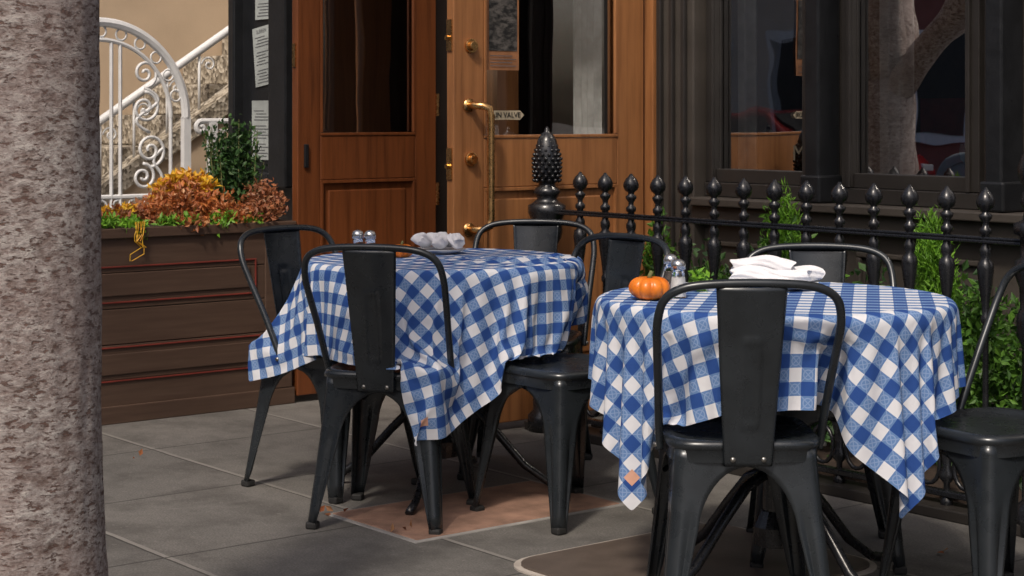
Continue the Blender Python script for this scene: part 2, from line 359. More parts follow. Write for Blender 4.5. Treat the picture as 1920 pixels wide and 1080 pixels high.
def door(name,u,v0,v1,st,mat,zt=2.33):
    """leaf lying along v, thickness along u"""
    D=root(name); th=.022; mb=MB()
    mb.box(u-th,u+th,v0,v0+st,.03,zt); mb.box(u-th,u+th,v1-st,v1,.03,zt)
    a,b=v0+st+.0005,v1-st-.0005
    mb.box(u-th,u+th,a,b,.945,1.135); mb.box(u-th,u+th,a,b,.03,.22); mb.box(u-th,u+th,a,b,zt-.12,zt)
    part(D,'stiles_and_rails',mb,mat,bevel=.004)
    mb=MB(); mb.box(u-.010,u+.010,a,b,.221,.944); mb.box(u-.016,u+.016,a+.045,b-.045,.27,.90)
    part(D,'raised_panel',mb,mat,bevel=.006)
    mb=MB()
    for s in (1,-1):
        x0,x1=sorted((u+s*.011,u+s*(th+.004)))
        mb.box(x0,x1,a,a+.014,.235,.93); mb.box(x0,x1,b-.014,b,.235,.93); mb.box(x0,x1,a,b,.221,.235); mb.box(x0,x1,a,b,.93,.944)
        mb.box(x0,x1,a,a+.012,1.15,zt-.13); mb.box(x0,x1,b-.012,b,1.15,zt-.13); mb.box(x0,x1,a,b,1.136,1.148)
    part(D,'mouldings',mb,mat,bevel=.002)
    part(D,'glass_pane',MB().quad((u,a,1.13),(u,b,1.13),(u,b,zt-.11),(u,a,zt-.11)),'doorglass')
    return D
DL=door('wooden_door',-6.62,4.09,4.82,.115,'doorL')
mb=MB(); mb.box(-6.632,-6.608,4.084,4.089,1.43,1.53)
part(DL,'latch_plate',mb,'brass')
part(DL,'door_bolt',MB().box(-6.597,-6.585,4.12,4.14,1.00,1.10),'black',bevel=.003)
mb=MB()
for z in (.25,.82,1.22,1.9): mb.tube([(-6.594,4.825,z),(-6.594,4.825,z+.1)],.008)
part(DL,'hinges',mb,'brass')
DR=door('wooden_door',-5.55,4.12,5.10,.145,'doorR')
mb=MB()
for z in (1.49,1.056):
    mb.tube([(-5.528,4.20,z),(-5.515,4.20,z)],.028,20); mb.tube([(-5.515,4.20,z),(-5.500,4.20,z)],.018,16)
part(DR,'lock_cylinders',mb,'brass',bevel=.002)
mb=MB()
pts=[(-5.53,4.19,1.262),(-5.49,4.195,1.262),(-5.462,4.21,1.26),(-5.452,4.235,1.25),(-5.45,4.24,1.22),(-5.45,4.24,1.0),(-5.45,4.24,.83),(-5.452,4.235,.80),(-5.462,4.21,.79),(-5.49,4.195,.788),(-5.53,4.19,.788)]
mb.tube(pts,.0145,12)
for z in (1.262,.788): mb.tube([(-5.528,4.19,z),(-5.520,4.19,z)],.026,16)
part(DR,'pull_handle',mb,'brass',smooth=True)
mb=MB()
for z in (1.47,.98): mb.box(-5.565,-5.535,4.113,4.119,z,z+.12)
for z in (1.52,1.03): mb.tube([(-5.55,4.112,z),(-5.55,4.10,z)],.010,10)
part(DR,'edge_latches',mb,'brass')
mb=MB(); mb.quad((-5.543,4.29,1.40),(-5.543,4.45,1.40),(-5.543,4.45,1.75),(-5.543,4.29,1.75))
t=NT('poster_picture'); co=t.coords((14,14,30)); f=t.noise(co,1.6,6,.7)
t.link(t.ramp(f,[(.42,(.012,.012,.012)),(.62,(.12,.11,.10))],'LINEAR'),t.b.inputs['Base Color']); M['poster']=t.m
M['poster_base']=simple('poster_orange',(.30,.13,.055),.7)
part(DR,'poster_backing',mb,'poster_base')
part(DR,'poster_picture',MB().quad((-5.541,4.30,1.475),(-5.541,4.44,1.475),(-5.541,4.44,1.74),(-5.541,4.30,1.74)),'poster')
mb=MB()
for k in range(4): mb.quad((-5.540,4.305,1.415+k*.013),(-5.540,4.435-.02*(k%2),1.415+k*.013),(-5.540,4.435-.02*(k%2),1.418+k*.013),(-5.540,4.305,1.418+k*.013))
part(DR,'poster_lines',mb,'ink')
M['cream']=simple('cream_enamel',(.40,.34,.24),.5)
z=1.225; mb=MB(); mb.v=[(-5.541,4.27,z),(-5.541,4.29,z-.018),(-5.541,4.455,z-.018),(-5.541,4.475,z),(-5.541,4.455,z+.018),(-5.541,4.29,z+.018)]; mb.f=[(0,1,2,3,4,5)]
part(DR,'valve_plate',mb,'cream')
text(DR,'valve_text','MAIN VALVE',(-5.539,4.372,z),.030,'black',(math.pi/2,0,math.pi/2))

# menu display case
MC=root('menu_display_case')
mb=MB(); mb.box(-7.40,-6.93,4.27,4.339,.93,2.2)
part(MC,'case_back',mb,'black',bevel=.004)
mb=MB()
for a,b,c,d in ((-7.42,-7.365,.90,2.25),(-7.06,-6.91,.90,2.25)): mb.box(a,b,4.22,4.338,c,d)
mb.box(-7.364,-7.061,4.22,4.338,.90,.965)
part(MC,'case_frame',mb,'black',bevel=.008)
mb=MB()
def sheet(mb,u0,z0,w,h,tilt,v):
    c,s=math.cos(tilt),math.sin(tilt); P=[(0,0),(w,0),(w,h),(0,h)]
    mb.quad(*[(u0+x*c-y*s,v,z0+x*s+y*c) for x,y in P])
SH=((-7.27,1.02,.0),(-7.235,1.35,.12),(-7.24,1.66,0))
for u0,z0,tl in SH: sheet(mb,u0,z0,.165,.27,tl,4.262)
part(MC,'menu_sheets',mb,'paper')
mb=MB()
for (u0,z0,tl) in SH:
    c,s=math.cos(tl),math.sin(tl)
    for k in range(16):
        if k in (5,11): continue
        y=.015+k*.0138; x0=.02+.01*(k%3); x1=.15-random.random()*.05
        P=[(x0,y),(x1,y),(x1,y+.0032),(x0,y+.0032)]
        mb.quad(*[(u0+x*c-yy*s,4.2605,z0+x*s+yy*c) for x,yy in P])
part(MC,'menu_lines',mb,'ink')
text(MC,'menu_heading','SURREN',(-7.185,4.2600,1.607),.024,'ink',(math.pi/2,-.12,0),0)

# ------------------------------------------------------------------ neighbour: stucco house, stairs, gate
S=root('stucco_house')
part(S,'side_wall',MB().box(-10.4,-9.9,2.9,14,0,5),'stucco')
part(S,'rear_wall',MB().box(-9.9,-7.43,8.6,9.0,0,5),'stucco')
mb=MB(); mb.box(-9.898,-9.88,2.9,8.6,2.0,2.05); part(S,'string_course',mb,'stucco2',bevel=.005)
ST=root('stone_stairs')
zt=lambda v:1.195+.65*(v-4.86)
mb=MB(); v0,v1=3.05,7.2
mb.v=[(u,v,z) for u in (-9.06,-8.98) for v,z in ((v0,0),(v1,0),(v1,zt(v1)-.11),(v0+.17,0.0))]
mb.f=[(0,1,2,3),(7,6,5,4),(1,5,6,2),(2,6,7,3)]
part(ST,'side_wall',mb,'stucco')
mb=MB(); mb.v=[(u,v,z) for u in (-9.09,-8.955) for v,z in ((v0,0.0),(v0+.17,0),(v1,zt(v1)-.108),(v1,zt(v1)),(v0,zt(v0)+.0))]
mb.f=[(0,1,2,3,4),(9,8,7,6,5),(1,6,7,2),(2,7,8,3),(3,8,9,4),(4,9,5,0)]
part(ST,'stringer',mb,'aggregate')
mb=MB()
for k in range(14):
    vv=3.15+k*.27; mb.box(-9.89,-9.095,vv,7.2,k*.175-.0,k*.175+.172)
part(ST,'steps',mb,'aggregate',bevel=.01)
SR=root('stair_railing')
mb=MB(); rt=lambda v:1.46+.65*(v-4.765)
mb.tube([(-9.02,3.3,rt(3.3)),(-9.02,7.1,rt(7.1))],.024,8)
def spiral(cx,cz,r0,turns,a0,dirn,n=36,rmin=.12):
    out=[]
    for i in range(n+1):
        f=i/n; a=a0+dirn*turns*2*math.pi*f; r=r0*(1-(1-rmin)*f); out.append((cx+r*math.cos(a),cz+r*math.sin(a)))
    return out
v=3.35
while v<7.1:
    mb.tube([(-9.02,v,zt(v)-.02),(-9.02,v,rt(v))],.008,6)
    a,b=(v+.06,rt(v)-.075)
    mb.tube([(-9.02,y,z) for y,z in spiral(a,b,.045,1.4,math.pi,-1,24)],.006,5,flat=(1,0,0))
    v+=.20
part(SR,'rails_and_scrolls',mb,'white_iron',smooth=True)
G=root('wrought_iron_gate')
gu=-8.6; cv=4.15; cz=1.21; R=.49
mb=MB(); sc=MB()
def g3(L): return [(gu,y,z) for y,z in L]
arc=lambda R,n=40,a0=0,a1=180:[(cv+R*math.cos(math.radians(a0+(a1-a0)*i/n)),cz+R*math.sin(math.radians(a0+(a1-a0)*i/n))) for i in range(n+1)]
mb.tube(g3(arc(R)),.025,8,flat=(1,0,0)); mb.tube(g3(arc(R-.09)),.012,8,flat=(1,0,0))
for s in (1,-1):
    mb.box(gu-.02,gu+.02,cv+s*R-.02,cv+s*R+.02,.03,cz+.0)
    mb.tube([(gu,cv+s*(R-.09),.12),(gu,cv+s*(R-.09),cz)],.010,6)
    for o in (.06,.11): mb.tube([(gu,cv+s*o*1.0,.12),(gu,cv+s*o,cz+math.sqrt((R-.09)**2-o*o))],.010,6)
    for y,z,r0,tn,a0,dr in ((.25,1.44,.075,1.7,-90,1),(.25,1.26,.085,1.7,90,-1),(.28,1.04,.09,1.8,-90,1),(.24,.90,.07,1.7,90,-1),(.28,.72,.08,1.8,-90,1),(.28,.50,.09,1.7,90,-1),(.28,.30,.08,1.7,-90,1)):
        L=spiral(cv+s*y,z,r0,tn,math.radians(a0) if s>0 else math.pi-math.radians(a0),dr*s,40)
        sc.tube(g3(L),.009,6,flat=(1,0,0))
    for (y0,z0,y1,z1,b) in ((.25,1.365,.28,1.13,.07),(.36,1.05,.29,.83,-.04),(.36,.72,.28,.59,.04)):
        L=[]
        for i in range(17):
            f=i/16; L.append((cv+s*(y0+(y1-y0)*f+b*math.sin(f*2*math.pi)),z0+(z1-z0)*f))
        sc.tube(g3(L),.009,6,flat=(1,0,0))
for i in range(1,12):
    a=math.radians(i*15); y=cv+(R-.046)*math.cos(a); z=cz+(R-.046)*math.sin(a)
    sc.tube(g3([(y+.030*math.cos(q*math.pi/6),z+.030*math.sin(q*math.pi/6)) for q in range(12)]),.006,5,closed=True,flat=(1,0,0))
for z in (.12,.62,.80): mb.tube([(gu,cv-R,z),(gu,cv+R,z)],.012,6)
for i in range(11):
    y=cv-R+.045+i*.09; sc.tube(g3([(y+.038*math.cos(q*math.pi/6),.71+.075*math.sin(q*math.pi/6)) for q in range(12)]),.007,5,closed=True,flat=(1,0,0))
part(G,'frame',mb,'white_iron',smooth=False); part(G,'scrolls',sc,'white_iron',smooth=True)
RL=root('iron_handrail')
mb=MB()
L=spiral(4.73,1.155,.035,1.1,math.pi/2,1,20)
mb.tube([(gu,5.0,1.19)]+g3(L),.015,8,flat=(1,0,0)); mb.tube([(gu,4.72,1.14),(gu,5.0,1.14)],.007,6)
mb.box(gu-.02,gu+.02,4.775,4.82,.0,1.18); mb.box(gu-.02,gu+.02,4.98,5.02,.0,1.20)
for y in (4.86,4.91): mb.tube([(gu,y,.1),(gu,y,1.14)],.007,6)
part(RL,'rail',mb,'white_iron')

# ------------------------------------------------------------------ planter box
PL=root('planter_box')
mb=MB()
z=.03
while z<.73:
    h=min(.142,.74-z); mb.box(-7.05,-6.612,2.75,4.07,z,z+h-.003); z+=h
part(PL,'siding_boards',mb,'planter',bevel=.003)
part(PL,'core',MB().box(-7.04,-6.624,2.76,4.06,.02,.72),'black')
mb=MB(); mb.box(-7.08,-6.595,2.72,4.085,.735,.775); mb.box(-7.07,-6.600,2.73,4.08,.0,.07)
mb.box(-6.611,-6.600,3.935,4.065,.072,.733)
for (z0,z1,a,b) in ((.166,.305,3.0,3.915),(.478,.625,3.0,3.895)): mb.box(-6.611,-6.604,a+.03,b-.03,z0+.028,z1-.028)
part(PL,'rim_plinth_and_panels',mb,'planter',bevel=.006)
mb=MB()
for (z0,z1,a,b) in ((.166,.305,3.0,3.915),(.478,.625,3.0,3.895)):
    for (p,q,r_,s_) in ((a,b,z0,z0+.006),(a,b,z1-.006,z1),(a,a+.006,z0+.006,z1-.006),(b-.006,b,z0+.006,z1-.006)):
        mb.box(-6.611,-6.605,p,q,r_,s_)
part(PL,'red_mouldings',mb,'redline',bevel=.001)
part(PL,'soil',MB().box(-7.03,-6.62,2.78,4.05,.72,.776),'soil')
def clump(name,blobs,mat,n,size,asp=.5,up=.3,stems=None):
    mb=MB()
    tot=sum(b[3]*b[4]*b[5] for b in blobs)
    for (u,v,z,a,b,c) in blobs:
        k=int(n*a*b*c/tot)
        for _ in range(k):
            d=Vector((random.gauss(0,1),random.gauss(0,1),random.gauss(0,1))).normalized()*(random.random()**.45)
            w=1+.5*mnoise.noise(Vector((d.x*2+u*9,d.y*2+v*9,d.z*2)))
            mb.leaf((u+d.x*a*w,v+d.y*b*w,max(.005,z+d.z*c*w)),size*random.uniform(.6,1.3),asp,up)
    return mb
AP=root('autumn_plants')
bl=[( -6.78,3.62,.85,.13,.13,.10),(-6.71,3.74,.83,.10,.11,.08),(-6.76,3.54,.82,.11,.09,.07),(-6.66,3.84,.80,.08,.08,.05),(-6.62,3.60,.78,.05,.10,.04)]
part(AP,'orange_leaves',clump('o',bl,'leaf_orange',3200,.029,.5),'leaf_orange')
bl=[(-6.74,4.00,.85,.12,.10,.10),(-6.66,3.94,.81,.08,.10,.06),(-6.82,3.42,.81,.1,.12,.05),(-6.76,3.25,.80,.1,.14,.045),(-6.78,3.0,.80,.1,.15,.05)]
part(AP,'rust_leaves',clump('r',bl,'leaf_rust',2800,.027,.5),'leaf_rust')
bl=[(-6.84,3.68,.935,.06,.09,.05),(-6.86,3.62,.90,.06,.07,.06),(-6.80,3.74,.92,.06,.06,.05),(-6.78,3.38,.83,.05,.03,.03),(-6.74,3.27,.82,.04,.03,.03)]
part(AP,'yellow_leaves',clump('y',bl,'leaf_yellow',1400,.034,.5),'leaf_yellow')
bl=[(-6.64,3.1+.13*i+random.uniform(-.03,.03),.785+random.uniform(-.01,.015),.05,.06,.030) for i in range(7)]+[(-6.62,3.38,.76,.03,.05,.03),(-6.61,3.72,.765,.03,.05,.03),(-6.66,2.95,.79,.06,.1,.04)]
part(AP,'edge_greens',clump('g',bl,'leaf_bright',1500,.030,.4),'leaf_bright')
mb=MB()
for k in range(9):
    v=3.32+random.random()*.05; L=[(-6.586+random.uniform(-.003,.006),v+.006*i*random.uniform(-1,1),.80-.026*i) for i in range(random.randint(3,8))]
    mb.tube(L,.0020,4)
part(AP,'trailing_stems',mb,'leaf_yellow')
bx=root('boxwood_shrub')
bl=[(-6.84,3.87,1.0,.06,.055,.20),(-6.84,3.95,1.02,.06,.06,.19),(-6.84,3.91,.9,.08,.085,.13)]
mb=clump('b',bl,'leaf_dark',1900,.030,.5,.6); stems=MB()
for k in range(34):       # loose upright shoots with leaves along them
    v=3.91+random.uniform(-.09,.09); u=-6.84+random.uniform(-.06,.06); h=random.uniform(.22,.42)*(1-.9*abs(v-3.91)); dx=random.uniform(-.03,.03); dy=(v-3.91)*.5+random.uniform(-.02,.02)
    stems.tube([(u,v,.80),(u+dx*.5,v+dy*.5,.80+h*.5),(u+dx,v+dy,.80+h)],[.004,.003,.0015],5)
    for q in range(28):
        f=.25+.75*random.random(); mb.leaf((u+dx*f+random.gauss(0,.008),v+dy*f+random.gauss(0,.008),.80+h*f),.028*random.uniform(.7,1.2),.5,.9)
part(bx,'leaves',mb,'leaf_dark'); part(bx,'stems',stems,'stem')

# ------------------------------------------------------------------ cast iron fence
F=root('iron_fence'); fv=4.5
prof=[(.020,.03),(.020,.05),(.010,.06),(.010,.10),(.022,.115),(.024,.13),(.013,.15),(.017,.20),(.026,.235),(.022,.25),(.012,.26),(.0095,.30),(.0095,.60),(.014,.605),(.015,.62),(.010,.63),(.012,.66),(.020,.72),(.025,.765),(.022,.785),(.013,.795),(.018,.81),(.018,.825),(.012,.835),(.012,.868),(.018,.872),(.019,.885),(.010,.893),(.010,.905),(.019,.918),(.021,.926),(.011,.934),(.011,.940),(.023,.950),(.0275,.963),(.0265,.976),(.019,.991),(.009,1.001),(.004,1.010)]
def rb(a,z): return 1+.07*math.cos(6*a) if (z>.94 or .66<=z<=.79 or .15<z<.25) else 1
mb=MB()
us=[-5.232+.1433*k for k in range(14)]+[-3.02+.1433*k for k in range(27)]
for u in us: mb.lathe(prof,(u,fv,0),14,rb)
part(F,'balusters',mb,'iron',smooth=True)
mb=MB(); mb.box(-5.43,1.0,fv-.019,fv+.019,.843,.853); mb.box(-5.43,1.0,fv-.012,fv+.012,.8535,.862); mb.box(-5.43,1.0,fv-.016,fv+.016,.06,.078)
part(F,'rails',mb,'iron',bevel=.003)
mb=MB()
for i in range(len(us)-1):
    if us[i+1]-us[i]>.2: continue
    c=(us[i]+us[i+1])/2
    mb.tube([(c+.045*math.cos(q*math.pi/8),fv,.15+.06*math.sin(q*math.pi/8)) for q in range(16)],.007,6,closed=True,flat=(0,1,0))
part(F,'ring_ornaments',mb,'iron',smooth=True)
part(F,'kerb',MB().box(-5.5,1.0,fv-.06,fv+.06,0,.035),'trim',bevel=.005)
pp=[(.075,0),(.075,.06),(.055,.08),(.055,.60),(.065,.62),(.065,.66),(.045,.68),(.042,.72),(.058,.75),(.062,.78),(.062,.82),(.074,.845),(.074,.875),(.055,.885),(.038,.90),(.048,.915),(.054,.925),(.048,.94),(.034,.95),(.033,.958),(.045,.985),(.052,1.02),(.052,1.05),(.047,1.09),(.036,1.13),(.020,1.155),(.010,1.16),(.010,1.168),(.004,1.18)]
mb=MB()
mb.lathe(pp,(-5.43,fv,0),20)
for j in range(11):
    z=.972+j*.0165; rr=.049+.004*math.sin((z-.96)/.2*math.pi) - max(0,(z-1.06))*.36
    for q in range(12):
        a=2*math.pi*(q+.5*(j%2))/12; c=Vector((-5.43+rr*math.cos(a),fv+rr*math.sin(a),z)); d=Vector((math.cos(a),math.sin(a),.5)).normalized()
        mb.tube([c-d*.004,c+d*.004,c+d*.009],[.0095,.0075,.002],5)
part(F,'pineapple_post',mb,'iron',smooth=True)
mb=MB(); pq=[(.06,0),(.06,.08),(.035,.1),(.035,.55),(.05,.58),(.05,.64),(.04,.66),(.042,.72),(.055,.76),(.055,.80),(.04,.81),(.04,.87),(.058,.88),(.058,.91),(.034,.92),(.028,.95),(.04,.97),(.033,1.0),(.025,1.01),(.044,1.04),(.048,1.07),(.036,1.11),(.012,1.145),(.004,1.16)]
mb.lathe(pq,(-3.195,fv,0),24,lambda a,z:1+.05*math.cos(8*a)); part(F,'gate_post',mb,'iron',smooth=True)

# ------------------------------------------------------------------ hedge behind the fence
HB=root('garden_bed_plants')
bl=[]
for i in range(46):
    u=-5.15+i*.14+random.uniform(-.05,.05); bl.append((u,4.82+random.uniform(-.1,.1),.25+random.uniform(-.1,.28),.15,.14,.24))
part(HB,'dark_leaves',clump('h',bl,'leaf_dark',15000,.038,.6,.2),'leaf_dark')
bl=[(-5.10,4.78,.62,.07,.07,.20),(-4.98,4.75,.5,.10,.09,.18),(-4.5,4.78,.78,.05,.05,.14),(-4.38,4.78,.68,.09,.06,.14),(-4.2,4.72,.52,.12,.1,.15),(-3.9,4.72,.5,.09,.08,.12),(-4.75,4.74,.50,.12,.1,.16),(-3.5,4.72,.42,.15,.1,.22),(-3.55,4.7,.6,.08,.07,.1),(-2.6,4.8,.5,.2,.1,.2)]
part(HB,'mid_leaves',clump('m',bl,'leaf_green',8000,.034,.5,.5),'leaf_green')
bl=[(-3.74,4.74,.55,.09,.08,.26),(-3.76,4.74,.76,.06,.055,.16),(-4.44,4.78,.80,.055,.05,.15),(-3.82,4.72,.40,.09,.08,.15),(-5.08,4.75,.7,.04,.04,.1)]
part(HB,'feathery_conifer',clump('f',bl,'leaf_bright',9000,.034,.2,1.4),'leaf_bright')
part(HB,'soil',MB().box(-5.25,1.0,4.57,5.08,0,.05),'soil')

# ------------------------------------------------------------------ chair
def hoop_line():
    half=[(.193,-.055,.425),(.196,-.070,.47),(.203,-.125,.58),(.211,-.180,.68),(.214,-.215,.745),(.203,-.238,.797),(.170,-.252,.825),(.11,-.260,.838),(0,-.264,.842)]
    P=[Vector((-x,y,z)) for x,y,z in half]+[Vector(p) for p in reversed(half[:-1])]
    P=[P[0]]+P+[P[-1]]; L=[]
    for i in range(1,len(P)-2):
        for k in range(5):
            t_=k/5; a,b,c,d=P[i-1],P[i],P[i+1],P[i+2]
            L.append(.5*((2*b)+(c-a)*t_+(2*a-5*b+4*c-d)*t_*t_+(-a+3*b-3*c+d)*t_**3))
    L.append(P[-2]); return L
def chair_meshes():
    out=[]
    mb=MB()
    Zs=[.432,.41,.392]+[.245+.145*math.cos(math.radians(a)) for a in (4,10,18,27,36,46,56,67,78,90)]+[.19,.14,.09,.045,.0]
    def hh(z): return .166+(.206-.166)*(1-z/.432)**1.15
    def ww(z,h):
        leg=.030+.034*min(1,z/.245)
        if z>=.3905: return h
        if z>.245: return h-(h-leg)*math.sqrt(max(0,1-((z-.245)/.145)**2))
        return leg
    rad=.022
    for sx,sy in ((1,1),(-1,1),(-1,-1),(1,-1)):
        i0=len(mb.v); n=None
        for z in Zs:
            h=hh(z); w=max(ww(z,h),rad+.004); pr=[]
            em=.009*max(0,min(1,(.30-z)/.08))*min(1,z/.05)
            for q in (1.0,.8,.62,.45,.25,0):
                dd=rad+(w-rad)*q; ind=em*(1 if q in (.45,.62) else 0)
                pr.append((h-dd,h-ind))
            for a in (67,45,22): pr.append((h-rad+rad*math.cos(math.radians(a)),h-rad+rad*math.sin(math.radians(a))))
            for q in (0,.25,.45,.62,.8,1.0):
                dd=rad+(w-rad)*q; ind=em*(1 if q in (.45,.62) else 0)
                pr.append((h-ind,h-dd))
            n=len(pr)
            for x,y in pr: mb.v.append((x*sx,y*sy*1.03-(.02*(1-z/.432) if sy<0 else 0),z+.012))
        for j in range(len(Zs)-1):
            for k in range(n-1):
                q=(i0+j*n+k,i0+j*n+k+1,i0+(j+1)*n+k+1,i0+(j+1)*n+k)
                mb.f.append(q if sx*sy<0 else q[::-1])
    out.append(('legs',mb.mesh('legs'),'chair',dict(smooth=True,solid=.0035)))
    mb=MB()
    for sx,sy in ((1,1),(-1,1),(-1,-1),(1,-1)):
        x=.190*sx; y=.196*sy-(.02 if sy<0 else 0); mb.box(x-.018,x+.018,y-.018,y+.018,0,.022)
    out.append(('rubber_feet',mb.mesh('feet'),'rubber',dict(bevel=.006)))
    mb=MB(); N=64; rings=[(.05,-.007),(.3,-.007),(.6,-.006),(.78,-.004),(.86,.001),(.93,.005),(.985,.003),(1.015,-.004),(1.02,-.012),(1.0,-.018),(.985,-.022),(.983,-.048)]
    for (rr,z) in rings:
        for k in range(N):
            a=2*math.pi*k/N; c,s=math.cos(a),math.sin(a); p=5.5
            rad_=1/((abs(c)**p+abs(s)**p)**(1/p)); mb.v.append((.182*rr*rad_*c,.188*rr*rad_*s,.462+z))
    for j in range(len(rings)-1):
        for k in range(N):
            k2=(k+1)%N; mb.f.append((j*N+k,(j+1)*N+k,(j+1)*N+k2,j*N+k2))
    mb.f.append(tuple(range(N)))
    out.append(('seat',mb.mesh('seat'),'chair',dict(smooth=True)))
    mb=MB()
    for s in (1,-1): mb.tube([(-.16,-.165*s,.33),(-.09,-.09*s,.40),(.09,.09*s,.40),(.16,.165*s,.33)],.007,6)
    out.append(('under_brace',mb.mesh('brace'),'chair',dict(smooth=True)))
    mb=MB(); mb.tube(hoop_line(),.0105,10)
    out.append(('backrest_hoop',mb.mesh('hoop'),'chair',dict(smooth=True)))
    mb=MB(); nx,nz=26,44
    for j in range(nz+1):
        f=j/nz; z=.408+(.832-.408)*f; hw=.056+.026*f; y=-.196-.066*f**1.1
        for i in range(nx+1):
            s=-1+2*i/nx; x=s*hw; yy=y-.012*f*(1-s*s)
            def ss(a): return max(0,min(1,a))
            e=min(ss((.024-abs(x))/.004),ss((z-.50)/.006),ss((.715-z)/.006)); e2=min(ss((.018-abs(x))/.003),ss((z-.508)/.005),ss((.707-z)/.005))
            yy-=.005*(e-.65*e2)
            if abs(s)>.93: yy+=.004
            mb.v.append((x,yy,z))
    for j in range(nz):
        for i in range(nx):
            a=j*(nx+1)+i; mb.f.append((a,a+1,a+nx+2,a+nx+1))
    out.append(('backrest_splat',mb.mesh('splat'),'chair',dict(smooth=True,solid=.003)))
    mb=MB()
    for x in (-.036,.036): mb.tube([(x,-.195,.424),(x,-.203,.424)],[.007,.006],10)
    for x in (-1,1): mb.tube([(x*.192,-.058,.435),(x*.209,-.058,.435)],[.008,.006],10)
    out.append(('bolts',mb.mesh('bolts'),'chairbolt',dict(smooth=True)))
    return out
CM=chair_meshes()
def chair(x,y,facing):
    r=root('metal_chair',(x,y,0),math.radians(facing-90))
    for nm,me,mt,kw in CM: part(r,nm,me,mt,**kw)
    return r
chairs={'A':(-.355,5.545,76),'B':(-.585,6.0,-40),'C':(.05,6.27,-98),'D':(.165,5.58,220),'E':(.548,4.43,91),'F':(.87,5.07,-96),'G':(1.20,4.52,208)}
for c in chairs.values(): chair(*c)

# ------------------------------------------------------------------ tables
TB={'L':((-.224,5.95),.45),'R':((.683,4.72),.455)}
def table(cx,cy,R,rot):
    r=root('round_table',(cx,cy,0),math.radians(rot))
    part(r,'table_top',MB().lathe([(R-.01,.715),(R,.72),(R,.74),(R-.008,.745)],n=64),'chair',smooth=False)
    mb=MB(); mb.lathe([(.03,.16),(.03,.70),(.12,.705),(.12,.714)],n=20)
    mb.lathe([(.012,.10),(.05,.11),(.055,.16),(.035,.2)],n=16)
    part(r,'pedestal',mb,'iron',smooth=False)
    mb=MB()
    for k in range(4):
        a=k*math.pi/2; L=[]
        for (d,z) in ((.03,.30),(.10,.27),(.18,.19),(.27,.09),(.36,.03),(.43,.014)): L.append((d*math.cos(a),d*math.sin(a),z))
        mb.tube(L,[.016,.015,.014,.014,.013,.014],8)
    part(r,'curved_feet',mb,'iron',smooth=True); return r
table(-.224,5.95,.45,-12); table(.683,4.72,.455,35)

